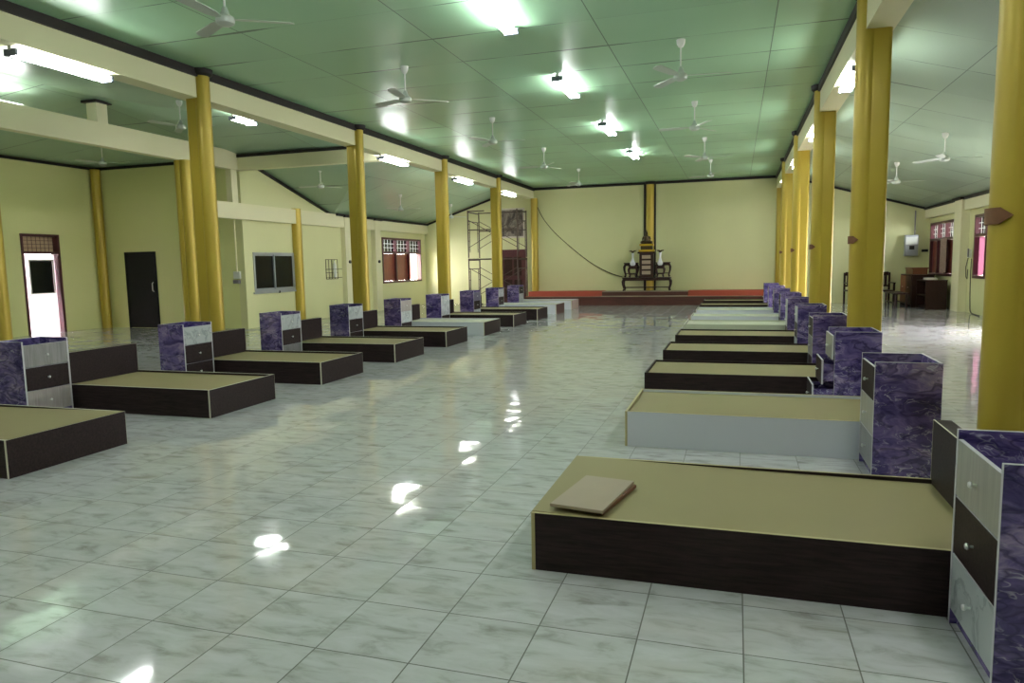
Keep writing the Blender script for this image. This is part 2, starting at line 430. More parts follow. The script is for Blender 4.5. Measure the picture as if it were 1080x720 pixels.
# dark mouldings
t = M['trim']; zt = 4.19
trim(MB().box((BL, YR, zt-0.05), (BL+0.035, YW, H_CEIL)), t)
trim(MB().box((BR-0.035, YR, zt-0.05), (BR, YW, H_CEIL)), t)
trim(MB().box((BL, YW-0.035, zt-0.03), (BR, YW, H_CEIL)), t)
trim(MB().box((XW, YR, 4.12), (XW+0.03, YB, 4.19)), t)
trim(MB().box((XW, YB-0.03, 4.12), (XL-0.2, YB, 4.19)), t)
trim(MB().box((X2-0.2, 14.47, 4.13), (BL-0.28, 14.5, 4.2)), t)
trim(MB().bar((XL+0.02, 15.3, 4.06), (XL+0.02, 18.97, 3.02), 0.04, 0.07), t)
trim(MB().box((X2-0.06, 18.9, 3.02), (X2-0.025, YW, 3.09)), t)
trim(MB().bar((XL, YW-0.02, lean(XL)-0.03), (BL-0.28, YW-0.02, lean(BL-0.28)-0.03), 0.04, 0.07), t)
trim(MB().bar((XR, YW-0.02, zr-0.03), (BR+0.28, YW-0.02, zr+slr*(XR-BR-0.28)-0.03), 0.04, 0.07), t)
trim(MB().box((XR-0.175, YR, 2.93), (XR-0.14, YW, 3.0)), t)
for y0, y1 in ((19.3, 19.8), (21.2, 21.7)): trim(MB().box((XL, y0, 3.0), (XL+0.22, y1, 3.06)), t)
trim(MB().box((XR-0.26, 21.4, 2.94), (XR, 22.15, 3.0)), t)

# ------------------------------------------------------------------ windows and doors (setting)
def root(name, mb, mat): return struct(name, mb, mat)
def frame_x(mb, x0, x1, y0, y1, z0, z1, w):
    mb.box((x0, y0, z0), (x1, y1, z0+w)); mb.box((x0, y0, z1-w), (x1, y1, z1))
    mb.box((x0, y0, z0+w), (x1, y0+w, z1-w)); mb.box((x0, y1-w, z0+w), (x1, y1, z1-w)); return mb
# window_1: grey sliding window
y0, y1, z0, z1 = W1
w = root('window_1', frame_x(MB(), XL-0.12, XL+0.03, y0, y1, z0, z1, 0.05), M['alu'])
ym = (y0+y1)/2
for k, (a, b) in enumerate(((y0+0.05, ym+0.02), (ym-0.02, y1-0.05))):
    s = frame_x(MB(), XL-0.05+0.035*k, XL-0.02+0.035*k, a, b, z0+0.05, z1-0.05, 0.035).build('sash', M['alu'], w)
    MB().box((XL-0.04+0.035*k, a+0.035, z0+0.085), (XL-0.034+0.035*k, b-0.035, z1-0.085)).build('pane', M['dark_glass'], s)
MB().box((XL, y0-0.05, z0-0.05), (XL+0.05, y1+0.05, z0)).build('window_sill', M['alu'], w)
MB().tube([(XL+0.04, ym+0.1, z0-0.06), (XL+0.04, ym+0.1, z0-0.0)], 0.03).build('latch', M['black'], w)
# window_2 / window_3 / window_4: maroon frames, transom panes over shutters
def big_window(name, x, inner, W, mullions, states, grille=False):
    """inner = +1 when the room lies on +x of the wall face x"""
    y0, y1, z0, z1 = W; zt = z1-0.52; d = -inner
    xa, xb = sorted((x+inner*0.03, x+d*0.13))
    mb = frame_x(MB(), xa, xb, y0, y1, z0, z1, 0.07)
    ys = [y0]+mullions+[y1]
    mb.box((xa, y0+0.07, zt-0.035), (xb, y1-0.07, zt+0.035))
    for m in mullions: mb.box((xa, m-0.035, z0+0.07), (xb, m+0.035, zt-0.035)); mb.box((xa, m-0.035, zt+0.035), (xb, m+0.035, z1-0.07))
    w = root(name, mb, M['maroon'])
    for i, (a, b) in enumerate(zip(ys, ys[1:])):
        a2 = a+(0.07 if i == 0 else 0.035); b2 = b-(0.07 if i == len(ys)-2 else 0.035)
        g = MB().box((x+d*0.08, a2, zt+0.035), (x+d*0.075, b2, z1-0.07)).build('pane', M['glass'], w)
        bars = MB(); n = 4
        for k in range(1, n):
            yy = a2+(b2-a2)*k/n; bars.box((x+d*0.06, yy-0.004, zt+0.035), (x+d*0.05, yy+0.004, z1-0.07))
        for k in range(1, 3):
            zz = zt+0.035+(z1-0.07-zt-0.035)*k/3; bars.box((x+d*0.0625, a2, zz-0.006), (x+d*0.0475, b2, zz+0.006))
        bars.build('grille', M['plastic_white'], w)
        st = states[i]
        if st == 'closed':
            s = MB().box((x+d*0.09, a2+0.005, z0+0.075), (x+d*0.06, b2-0.005, zt-0.04), 0.004)
            s.build('shutter', M['shutter'], w)
            r = MB(); frame_x(r, *sorted((x+d*0.06, x+d*0.05)), a2+0.005, b2-0.005, z0+0.075, zt-0.04, 0.07); r.build('shutter_rail', M['shutter'], w)
        elif st == 'curtain':
            mbc = MB(); n = 26; pts = []
            for k in range(n+1):
                yy = a2+(b2-a2)*k/n; pts.append((x+d*0.07+0.012*math.sin(k*1.3), yy))
            vs = [[mbc.bm.verts.new((px, py, zz)) for px, py in pts] for zz in (z0+0.08, zt-0.04)]
            for k in range(n): mbc.bm.faces.new((vs[0][k], vs[0][k+1], vs[1][k+1], vs[1][k]))
            mbc.build('curtain', M['pink_film'], w)
        else:   # leaf swung outwards on the far jamb
            L = b2-a2; ang = math.radians(62)
            hx, hy = x+d*0.15, b2
            ex, ey = hx+d*L*math.sin(ang), hy-L*math.cos(ang)
            s = MB(); dv = Vector((ex-hx, ey-hy, 0)); nv = Vector((-dv.y, dv.x, 0)).normalized()*0.03
            s.prism([(hx, hy, z0+0.08), (ex, ey, z0+0.08), (ex, ey, zt-0.04), (hx, hy, zt-0.04)], nv)
            s.build('open_shutter', M['shutter_open'], w)
    return w
big_window('window_2', XL, 1, W2, [W2[0]+1.04, W2[0]+2.08], ['closed', 'closed', 'open'])
w3 = big_window('window_3', XR, -1, W3, [W3[0]+0.85, W3[0]+1.7], ['closed', 'closed', 'closed'])
big_window('window_4', XR, -1, W4, [W4[0]+0.88, W4[0]+1.76], ['curtain', 'curtain', 'curtain'])
# door_4: open doorway on the right (frame only)
y0, y1, z0, z1 = D4
mb = MB(); mb.box((XR-0.03, y0, 0), (XR+0.2, y0+0.08, z1)); mb.box((XR-0.03, y1-0.08, 0), (XR+0.2, y1, z1)); mb.box((XR-0.03, y0+0.08, z1-0.08), (XR+0.2, y1-0.08, z1))
root('door_4', mb, M['maroon'])
# door_1: white door under a woven transom, maroon frame, left wing
y0, y1, z0, z1 = D1
mb = MB(); mb.box((XW-0.2, y0, 0), (XW+0.03, y0+0.05, z1)); mb.box((XW-0.2, y1-0.07, 0), (XW+0.03, y1, z1))
mb.box((XW-0.2, y0+0.05, z1-0.06), (XW+0.03, y1-0.07, z1)); mb.box((XW-0.2, y0+0.05, 1.94), (XW+0.03, y1-0.07, 2.0))
dr = root('door_1', mb, M['maroon'])
tb = MB().box((XW-0.15, y0+0.05, 2.0), (XW-0.12, y1-0.07, z1-0.06)).build('transom_blind', M['brick'], dr)
sl_ = MB()
for k in range(1, 8): sl_.box((XW-0.122, y0+0.05+k*0.11-0.006, 2.0), (XW-0.116, y0+0.05+k*0.11+0.006, z1-0.06))
for k in range(1, 4): sl_.box((XW-0.121, y0+0.05, 2.0+k*0.09-0.005), (XW-0.113, y1-0.07, 2.0+k*0.09+0.005))
sl_.build('blind_slats', M['maroon'], tb)
lf = MB(); a, b = y0+0.06, y1-0.08
panelled(lf, 0, XW-0.13, 0.03, a, b, 0.01, 1.93, [(a+0.2, b-0.06, 1.0, 1.78)])
lf = lf.build('door_leaf', M['pvc'], dr)
MB().box((XW-0.12, a+0.2, 1.0), (XW-0.11, b-0.06, 1.78)).build('door_pane', M['dark_glass'], lf)
fm = MB(); frame_x(fm, XW-0.1, XW-0.085, a+0.17, b-0.03, 0.97, 1.81, 0.03); fm.build('pane_frame', M['plastic_white'], lf)
MB().tube([(XW-0.1, a+0.05, 0.95), (XW-0.04, a+0.05, 0.95), (XW-0.04, a+0.14, 0.95)], 0.012).build('door_handle', M['chrome'], lf)
# door_2: black door in the wing's back wall
mb = MB(); xa, xb, zt2 = -15.32, -14.32, 1.98
mb.box((xa, YB-0.03, 0), (xa+0.05, YB, zt2)); mb.box((xb-0.05, YB-0.03, 0), (xb, YB, zt2)); mb.box((xa+0.05, YB-0.03, zt2-0.05), (xb-0.05, YB, zt2))
dr = root('door_2', mb, M['blackdoor'])
lf = MB().box((xa+0.05, YB-0.022, 0.01), (xb-0.05, YB, zt2-0.05)).build('door_leaf', M['blackdoor'], dr)
MB().tube([(xb-0.12, YB-0.02, 0.95), (xb-0.12, YB-0.06, 0.98), (xb-0.12, YB-0.06, 1.16), (xb-0.12, YB-0.02, 1.19)], 0.012).build('door_handle', M['chrome'], lf)
# door_3: dark wooden door on the far wall of the left aisle
mb = MB(); xa, xb, zt2 = -8.48, -7.5, 2.02
mb.box((xa, YW-0.04, 0), (xa+0.07, YW, zt2)); mb.box((xb-0.07, YW-0.04, 0), (xb, YW, zt2)); mb.box((xa+0.07, YW-0.04, zt2-0.07), (xb-0.07, YW, zt2))
dr = root('door_3', mb, M['maroon'])
lf = MB().box((xa+0.07, YW-0.025, 0.01), (xb-0.07, YW, zt2-0.07)).build('door_leaf', M['maroon'], dr)
for zz in (0.2, 1.05):
    for s in (0, 1):
        MB().box((xa+0.14+s*0.37, YW-0.035, zz), (xa+0.44+s*0.37, YW-0.025, zz+0.7), 0.008).build('door_panel', M['dark_wood'], lf)

# ------------------------------------------------------------------ columns
def make_column(name, h_tall, h_short, out, r=0.105, cap=True, plaque=True, off=0.13, pier=True):
    """out = +1 when the lower shaft stands on +x of the tall one"""
    t = thing(name, '', 'column')
    MB().lathe([(r, 0), (r, h_tall)], seg=40).build('shaft', M['gold'], t)
    if h_short:
        if pier:
            mb = MB(); q = []
            xo = out*(off+r-0.005); xi = out*0.03; hw = 0.092; b = 0.045
            for a in range(7):
                th = (PI/2)*a/6; q.append((xo-out*b+out*b*math.sin(th), -hw+b-b*math.cos(th), 0))
            for a in range(7):
                th = (PI/2)*a/6; q.append((xo-out*b+out*b*math.cos(th), hw-b+b*math.sin(th), 0))
            q += [(xi, hw, 0), (xi, -hw, 0)]
            mb.prism(q, (0, 0, h_short)).build('beam_pier', M['gold'], t)
        else: MB().lathe([(r, 0), (r, h_short)], (out*off, 0, 0), 40).build('beam_shaft', M['gold'], t)
    if cap:
        MB().lathe([(r+0.015, h_tall-0.09), (r+0.045, h_tall-0.06), (r+0.05, h_tall)], seg=40).build('capital', M['trim'], t)
    if plaque:
        mb = MB(); n = 20; R = r+0.006; half = 0.04
        outl = []
        a0, a1 = math.radians(-250), math.radians(-108)
        top, bot = [], []
        for k in range(n+1):
            u = k/n; e = min(u, 1-u)/0.2
            hh = half*(0.04+0.96*min(1, e)); aa = a0+(a1-a0)*u
            top.append((R*math.cos(aa), R*math.sin(aa), 1.67+hh)); bot.append((R*math.cos(aa), R*math.sin(aa), 1.67-hh))
        def ring(sc): return [[mb.bm.verts.new((p[0]*sc, p[1]*sc, p[2])) for p in q] for q in (top, bot)]
        i_, o_ = ring(1.0), ring(1.10)
        for q in (o_, i_):
            for k in range(n): mb.bm.faces.new((q[0][k], q[0][k+1], q[1][k+1], q[1][k]))
        for k in range(n):
            mb.bm.faces.new((i_[0][k], i_[0][k+1], o_[0][k+1], o_[0][k])); mb.bm.faces.new((i_[1][k], i_[1][k+1], o_[1][k+1], o_[1][k]))
        for e in (0, n): mb.bm.faces.new((i_[0][e], o_[0][e], o_[1][e], i_[1][e]))
        mb.build('plaque', M['plaque'], t)
    return t
right_names = ['nearest the camera, cut by the right edge of the photo', 'second from the camera', 'third from the camera', 'fourth from the camera', 'last before the stage']
cR = make_column('hall_column', H_CEIL, 3.82, 1)
for i in range(5):
    o = cR if i == 0 else copy_tree(cR)
    o.location = (1.295 if i == 0 else 1.265, 4.1 if i == 0 else BAYS[i], 0)
    o['label'] = 'gold twin-shaft column with brown plaque, right row, '+right_names[i]; o['group'] = 'gold columns along the right of the hall'
cL = make_column('hall_column', H_CEIL, 3.86, -1, plaque=False)
left_names = ['nearest the camera', 'second from the camera', 'third from the camera', 'in front of the scaffold']
for i in range(1, 5):
    o = cL if i == 1 else copy_tree(cL)
    o.location = (-7.165, BAYS[i], 0)
    o['label'] = 'gold twin-shaft column, left row of the hall, '+left_names[i-1]; o['group'] = 'gold columns along the left of the hall'
def half_column(x, y, h, r, label, base=0.0):
    t = tag(MB().lathe([(r, 0), (r, h-base)], (0, 0, 0), 32).build('wall_column', M['gold'], loc=(x, y, base)), label, 'column')
    return t
half_column(-7.14, YW-0.06, 3.86, 0.13, 'gold column standing in the left corner of the stage wall', 0.461)
half_column(1.36, YW-0.06, 3.82, 0.12, 'gold column standing in the right corner of the stage wall', 0.461)
mc = thing('wall_column', 'gold column at the middle of the far wall, behind the altar', 'column', (-2.92, YW-0.02, 0.461))
MB().lathe([(0.14, 0), (0.14, H_CEIL-0.461)], seg=32).build('shaft', M['gold'], mc)
mb = MB(); mb.box((-0.22, -0.03, 0), (-0.14, 0.0, H_CEIL-0.461)); mb.box((0.14, -0.03, 0), (0.2, 0.0, H_CEIL-0.461)); mb.build('side_strip', M['trim'], mc)
MB().lathe([(0.155, H_CEIL-0.551), (0.19, H_CEIL-0.461)], seg=32).build('capital', M['trim'], mc)
c2 = make_column('wing_column', 3.84, 3.84, -1, 0.115, False, False, 0.14, False)
c2.location = (X2+0.02, BAYS[2], 0); tag(c2, 'gold twin-shaft column in the second row, just behind the tall near left column', 'column', 'gold columns of the second row')
c3 = copy_tree(c2); c3.location = (X2+0.02, BAYS[1], 0); tag(c3, 'gold column at the left edge of the photo, beside the white door', 'column', 'gold columns of the second row')
half_column(XL+0.06, BAYS[3]-0.1, 3.1, 0.14, 'gold column against the left outer wall, beside the grey sliding window')
half_column(XW+0.12, YB-0.12, 4.13, 0.12, 'gold column in the corner between the white door and the black door')

# ------------------------------------------------------------------ fluorescent battens
def make_batten():
    t = thing('ceiling_light', '', 'light')
    mb = MB(); mb.prism([(-0.025, -0.62, 0), (0.025, -0.62, 0), (0.02, -0.62, -0.05), (-0.02, -0.62, -0.05)], (0, 1.24, 0)); mb.build('housing', M['white_metal'], t)
    for s in (-1, 1):
        MB().tube([(s*0.06, -0.585, -0.075), (s*0.06, 0.585, -0.075)], 0.016, 12).build('tube', M['tube'], t)
    for e in (-1, 1):
        mb = MB().box((-0.085, e*0.585, -0.1), (0.085, e*0.62, -0.03), 0.004); mb.build('tube_holder', M['bracket_grey'], t)
    return t
bat = make_batten(); first = [True]
def batten(x, y, z, label, group):
    o = bat if first[0] else copy_tree(bat); first[0] = False
    o.location = (x, y, z); o['label'] = label; o['group'] = group
    return o
for i, y in enumerate((7.65, 11.1, 14.8, 18.5)):
    batten(-2.56, y, H_CEIL, 'lit twin-tube light on the green hall ceiling, %s from the camera' % ordinal(i), 'lights down the middle of the hall ceiling')
for y in (4.1, 0.4): batten(-2.56, y, H_CEIL, 'lit twin-tube light on the hall ceiling above and behind the camera', 'lights over the camera')
for i, y in enumerate((6.4, 14.55, 18.75, 22.9)):
    batten(BL-0.14, y, 3.86, 'lit twin-tube light under the left beam, %s from the camera' % ordinal(i), 'lights under the left beam')
batten(BL-0.14, 1.9, 3.86, 'lit twin-tube light under the left beam, beside the camera', 'lights over the camera')
for i, y in enumerate((10.3, 14.55, 18.85, 23.1)):
    batten(BR+0.14, y, 3.82, 'lit twin-tube light under the right beam, %s from the camera' % ordinal(i), 'lights under the right beam')
for y in (6.0, 1.9): batten(BR+0.14, y, 3.82, 'lit twin-tube light under the right beam, beside the camera', 'lights over the camera')
b_ = batten(-11.9, 8.95, 4.40, 'lit twin-tube light on the wing ceiling, behind the cream beam at the left', 'lights of the wing')
b_ = batten(-9.03, 11.72, 4.36, 'lit twin-tube light seen just under the left beam, right of the near column', 'lights of the wing')
b_.scale = (1, 0.5, 1)

# ------------------------------------------------------------------ ceiling fans
def make_fan():
    t = thing('ceiling_fan', '', 'fan')
    MB().lathe([(0, 0), (0.055, 0), (0.05, -0.05), (0.03, -0.09), (0.012, -0.1), (0, -0.1)]).build('canopy', M['white_metal'], t)
    MB().tube([(0, 0, -0.09), (0, 0, -0.36)], 0.011, 10).build('down_rod', M['white_metal'], t)
    MB().lathe([(0, -0.33), (0.02, -0.33), (0.035, -0.37), (0.045, -0.4), (0.08, -0.42), (0.088, -0.45), (0.08, -0.48), (0.045, -0.5), (0, -0.505)]).build('motor_housing', M['fan_grey'], t)
    for k in range(3):
        a = 2*PI*k/3; mb = MB()
        ca, sa = math.cos(a), math.sin(a)
        def P(r, w, z): return (r*ca-w*sa, r*sa+w*ca, z)
        pts = [P(0.075, -0.025, -0.445), P(0.2, -0.055, -0.452), P(0.58, -0.06, -0.455), P(0.62, -0.02, -0.45), P(0.62, 0.03, -0.44), P(0.58, 0.055, -0.432), P(0.2, 0.05, -0.435), P(0.075, 0.025, -0.44)]
        mb.prism(pts, (0, 0, 0.006)); mb.build('blade', M['fan_grey'], t)
    return t
fan = make_fan(); ffirst = [True]
def place_fan(x, y, z, rz, label, group):
    o = fan if ffirst[0] else copy_tree(fan); ffirst[0] = False
    o.location = (x, y, z); o.rotation_euler = (0, 0, rz); o['label'] = label; o['group'] = group
for i, (x, y) in enumerate(((-4.6, 5.8), (-4.46, 9.32), (-4.46, 13.07), (-4.47, 16.9), (-4.5, 21.0))):
    place_fan(x, y, H_CEIL, (0.55, 2.75, 2.2, 1.1, 0.3)[i], 'ceiling fan on the left side of the hall ceiling, %s from the camera' % ordinal(i), 'fans left of the ceiling lights')
for i, (x, y) in enumerate(((-0.71, 9.5), (-0.74, 13.16), (-0.73, 17.02), (-0.72, 20.7))):
    place_fan(x, y, H_CEIL, 0.1+0.9*i, 'ceiling fan on the right side of the hall ceiling, %s from the camera' % ordinal(i), 'fans right of the ceiling lights')
place_fan(-9.4, 10.5, 4.45, 0.3, 'ceiling fan just left of the near left column, beyond the long beam', 'fans of the left aisle')
place_fan(-13.9, 13.0, 4.41, 0.3, 'ceiling fan above the black door, mostly hidden behind the cream beam', 'fans of the left aisle')
place_fan(-10.1, 16.0, 3.98, 1.1, 'ceiling fan between the first and second left columns, over the raking wall', 'fans of the left aisle')
place_fan(-9.75, 19.78, lean(-9.75), 0.2, 'ceiling fan between the second and third left columns, before the red window', 'fans of the left aisle')
place_fan(-9.75, 23.8, lean(-9.75), 0.9, 'ceiling fan just right of the third left column, near the far wall', 'fans of the left aisle')
place_fan(3.5, 14.6, zr+slr*(XR-3.5), 0.15, 'ceiling fan of the right aisle, beside the nearest right column', 'fans of the right aisle')
place_fan(3.5, 18.6, zr+slr*(XR-3.5), 0.05, 'ceiling fan of the right aisle, farther and just right of the second column', 'fans of the right aisle')

# ------------------------------------------------------------------ beds
def make_bed(side, end, board, edge, hb=None, hb_edge=None, over=False):
    L, W, Hh, th = 1.95, 1.05, 0.285, 0.018
    t = thing('platform_bed', '', 'bed')
    for s in (-1, 1):
        mb = MB(); ya, yb = sorted((s*W/2, s*(W/2-th)))
        mb.box((-L, ya, 0), (-th, yb, Hh), 0.0012)
        p = mb.build('side_panel', M[side], t)
        MB().box((-L, ya, Hh), (-th, yb, Hh+0.0012)).build('top_edging', M[edge], p)
    mb = MB().box((-th, -W/2, 0), (0, W/2, Hh), 0.0012); p = mb.build('foot_panel', M[end], t)
    mb = MB(); mb.box((-th, -W/2, Hh), (0, W/2, Hh+0.0012))
    for s in (-1, 1): mb.box((-th, s*W/2, 0), (0, s*(W/2+0.0012), Hh))
    mb.build('foot_edging', M[edge], p)
    w2 = W/2-th
    if over: MB().prism([(-L, -w2, 0.246), (-L, -w2, 0.262), (-L*0.5, -w2, 0.272), (0.0, -w2, 0.2905), (0.0, -w2, 0.2875), (-L*0.5, -w2, 0.256)], (0, 2*w2, 0)).build('bed_board', M[board], t)
    else: MB().box((-L, -w2, 0.244), (-th, w2, 0.262)).build('bed_board', M[board], t)
    h = MB(); h.box((-L-0.085, -W/2, 0), (-L, W/2, 0.61), 0.0015); h = h.build('headboard', M[hb or 'dark'], t)
    e = MB(); e.box((-L-0.006, -W/2, 0.61), (-L+0.001, W/2, 0.612))
    for s in (-1, 1): e.box((-L-0.006, s*W/2, Hh), (-L+0.001, s*(W/2+0.0012), 0.61))
    e.build('headboard_edging', M[hb_edge or 'edge'], h)
    return t
protos = {}
def bed(key, x, y, rz, label, group, dx=0.0):
    if key in protos: o = copy_tree(protos[key])
    else:
        a = key.split(','); o = protos[key] = make_bed(*a[:4], over=len(a) > 4)
    o.location = (x+dx, y+0.525, 0); o.rotation_euler = (0, 0, rz); o['label'] = label; o['group'] = group
    return o
LY = [3.66, 5.74, 7.75, 9.80, 11.84, 13.88, 15.95, 18.05, 20.1, 22.15]
GL, GR = 'beds in the left row', 'beds in the right row'
DK = 'dark,dark,board,edge'
kL = [DK+',over']+[DK]*4+['white_lam,dark,board_pale,edge', DK, DK, 'white_lam,brownlam,board_pale,edge', 'white_lam,pink_stripe,board_pale,edge']
dL = ['dark brown bed cut by the left edge of the photo, nearest in the left row', 'dark brown platform bed, second in the left row, behind the cut-off bed',
      'dark brown platform bed, third in the left row', 'dark brown platform bed, fourth in the left row', 'dark brown platform bed in the left row, just before the white-sided one',
      'white-sided bed with dark foot end in the left row', 'dark brown platform bed in the left row, just beyond the white-sided one with dark end', 'dark brown platform bed in the left row, just before the brown-ended white one',
      'white-sided bed with brown foot end near the stage, left row', 'white-sided bed with pinkish striped foot end, last before the stage, left row']
for i in range(10): bed(kL[i], -5.01, LY[i], 0, dL[i], GL)
RY = [3.18, 5.62, 7.67, 9.69, 11.72, 13.75, 15.8, 17.83, 19.86, 21.9]
kR = ['dark,dark,board,edge_beige,over', 'white_lam,board,board,edge_beige']+['dark,dark,board,dark']*3+['board_pale,dark,board_pale,board_pale']+['white_lam,dark,board_pale,edge']*2+['dark,dark,board,dark']*2
dR = ['dark brown bed with a loose panel lying on it, nearest in the right row', 'white-sided bed with beige top, second in the right row', 'dark brown bed just beyond the large white-sided one, right row',
      'dark brown bed, fourth in the right row', 'dark brown bed, fifth in the right row, before the pale beds', 'pale bed, sixth in the right row, nearest of the three pale ones',
      'pale bed, seventh in the right row, middle of the three pale ones', 'pale bed, eighth in the right row, last of the three pale ones', 'dark edged bed, ninth in the right row, second from the stage', 'dark edged bed, last in the right row, against the stage']
for i in range(10): bed(kR[i], -0.93, RY[i], PI, dR[i], GR, 0.09 if i == 1 else (-0.005 if i != 0 else 0))

# loose panels on the first right bed
o = tag(MB().box((-0.135, -0.25, 0.02), (0.135, 0.25, 0.036), 0.002).build('loose_panel', M['loose']), 'grey-brown loose panel lying on the nearest right bed', 'panel')
o.location = (-0.675, 3.45, 0.2893); o.rotation_euler = (0, 0, math.radians(-9))
o2 = tag(MB().box((-0.12, -0.225, 0), (0.125, 0.23, 0.0195), 0.002).build('backing_panel', M['redwood']), 'smaller brown board under the grey-brown loose panel on the bed', 'panel')
o2.location = (-0.66, 3.47, 0.2893); o2.rotation_euler = (0, 0, math.radians(-12))

# ------------------------------------------------------------------ nightstands
def knob(parent, x, z):
    MB().tube([(x, 0, z), (x+0.012, 0, z), (x+0.016, 0, z), (x+0.022, 0, z), (x+0.027, 0, z), (x+0.029, 0, z)], [0.005, 0.005, 0.011, 0.013, 0.010, 0.004], 16).build('knob', M['chrome'], parent)
def make_stand(cols, pull=(0, 0, 0)):
    D_, W_, H_, th = 0.39, 0.515, 0.8, 0.016
    t = thing('nightstand', '', 'nightstand')
    for s in (-1, 1):
        ya, yb = sorted((s*W_/2, s*(W_/2-th)))
        p = MB().box((-D_, ya, 0), (0, yb, H_), 0.0008).build('side_panel', M['purple'], t)
        mb = MB(); mb.box((0, ya, 0), (0.0015, yb, H_+0.0015)); mb.box((-D_, ya, H_), (0, yb, H_+0.0015)); mb.build('edging', M['ns_edge'], p)
    p = MB().box((-D_, -W_/2+th, 0), (-D_+th, W_/2-th, H_)).build('back_panel', M['purple'], t)
    MB().box((-D_, -W_/2+th, H_), (-D_+th, W_/2-th, H_+0.0015)).build('edging', M['ns_edge'], p)
    MB().box((-0.04, -W_/2+th, 0), (-0.026, W_/2-th, 0.062)).build('kick_plate', M['purple'], t)
    MB().box((-D_+th, -W_/2+th, 0.535), (-0.02, W_/2-th, 0.548)).build('shelf', M['purple'], t)
    zr_ = [(0.538, 0.762), (0.302, 0.532), (0.066, 0.296)]
    for (z0, z1), c, pl_ in zip(zr_, cols, pull):
        yy = W_/2-th-0.002
        mb = MB().box((-0.016+pl_, -yy, z0), (0.0+pl_, yy, z1), 0.001)
        d = mb.build('drawer', M[c], t)
        mb = MB(); mb.box((-0.016+pl_, -yy, z1), (pl_, yy, z1+0.0012))
        for s in (-1, 1): mb.box((-0.016+pl_, s*yy, z0), (pl_, s*(yy+0.0012), z1))
        mb.build('drawer_edging', M['ns_edge'], d)
        if pl_ > 0.0:
            mb = MB()
            for s in (-1, 1): mb.box((-0.3+pl_, s*(yy-0.02), z0+0.03), (-0.016+pl_, s*(yy-0.03), z1-0.04))
            mb.box((-0.3+pl_, -yy+0.03, z0+0.03), (-0.016+pl_, yy-0.03, z0+0.036)); mb.build('drawer_box', M['purple'], d)
        knob(d, pl_, (z0+z1)/2)
    return t
sp = {}
def stand(cols, x, y, rz, label, group, pull=(0, 0, 0)):
    k = (cols, pull)
    if k in sp: o = copy_tree(sp[k])
    else: o = sp[k] = make_stand(cols, pull)
    o.location = (x, y-0.29, 0); o.rotation_euler = (0, 0, rz); o['label'] = label; o['group'] = group
SL = [('d_light', 'dark', 'd_white'), ('d_grey', 'dark', 'd_pink'), ('d_white', 'dark', 'dark'), ('d_white', 'dark', 'd_grey'), ('d_white', 'dark', 'dark'), ('d_pink', 'd_white', 'dark'),
      ('d_white', 'd_white', 'dark'), ('d_purple', 'dark', 'd_white'), ('d_white', 'dark', 'd_white'), ('dark', 'd_white', 'd_white')]
XLs = [-6.7, -6.77, -6.63, -6.65, -6.68, -6.65, -6.63, -6.6, -6.6, -6.6]
tL = ['', 'purple marbled nightstand with grey, black and pinkish drawers, at the left edge', 'purple marbled nightstand with white over black drawers, before the tallest left column',
      'purple marbled nightstand with white, black and grey drawers, fourth in the left row', 'purple marbled nightstand with white over black drawers, before the second left column',
      'purple marbled nightstand with pinkish top and white middle drawer, left row', 'purple marbled nightstand with two white drawers, before the third left column',
      'purple marbled nightstand with dusky purple top drawer, before the sunlit wall, left row', 'purple marbled nightstand with white, black and white drawers, before the scaffold', 'purple marbled nightstand with black top drawer, last in the left row']
for i in range(1, 10): stand(SL[i], XLs[i], LY[i], 0, tL[i], 'nightstands in the left row')
SR = [('d_light', 'dark', 'd_white'), ('dark', 'd_light', 'd_grey'), ('d_light', 'dark', 'dark')]+[('dark', 'd_grey', 'dark'), ('d_white', 'dark', 'd_white'), ('d_white', 'd_white', 'dark')]*3
tR = ['purple marbled nightstand with light, black and white drawers, at the right edge', 'purple marbled nightstand beside the large white-sided bed', 'purple marbled nightstand with drawers pulled out in steps, third in the right row']+['purple marbled nightstand, %s in the right row' % ordinal(i) for i in range(3, 9)]+['purple marbled nightstand, last in the right row by the stage']
XRs = [0.845, 0.875, 0.885, 0.885, 0.87, 0.86, 0.86, 0.83, 0.8, 0.76]
for i in range(10): stand(SR[i], XRs[i], RY[i], PI, tR[i], 'nightstands in the right row', (0.025, 0.11, 0.19) if i == 2 else (0, 0, 0))

# ------------------------------------------------------------------ stage and altar
st = thing('stage', 'low two-step stage with dark red front along the far wall', 'stage', (-3, 24.34, 0))
x0, x1 = -7.2+3, 1.2+3
MB().box((x0, 0, 0), (x1, 1.19, 0.29)).build('stage_base', M['stage_front'], st)
MB().box((x0, -0.02, 0.29), (x1, 1.19, 0.31)).build('lower_step', M['mat'], st)
MB().box((x0, 0.42, 0.31), (x1, 1.19, 0.44)).build('upper_step', M['stage_front'], st)
MB().box((x0, 0.4, 0.44), (x1, 1.19, 0.46)).build('upper_step_top', M['mat'], st)
for nm, a, b in (('left', -7.19, -4.5), ('right', -1.55, 1.19)):
    mb = MB(); mb.box((a, 24.33, 0.3105), (b, 24.738, 0.316)); mb.box((a, 24.728, 0.316), (b, 24.7385, 0.468)); mb.box((a, 24.7385, 0.4605), (b, YW-0.015, 0.468))
    tag(mb.build('red_carpet', M['carpet']), 'red carpet strip laid over the stage steps, %s of the altar' % nm, 'carpet', 'red carpets on the stage')

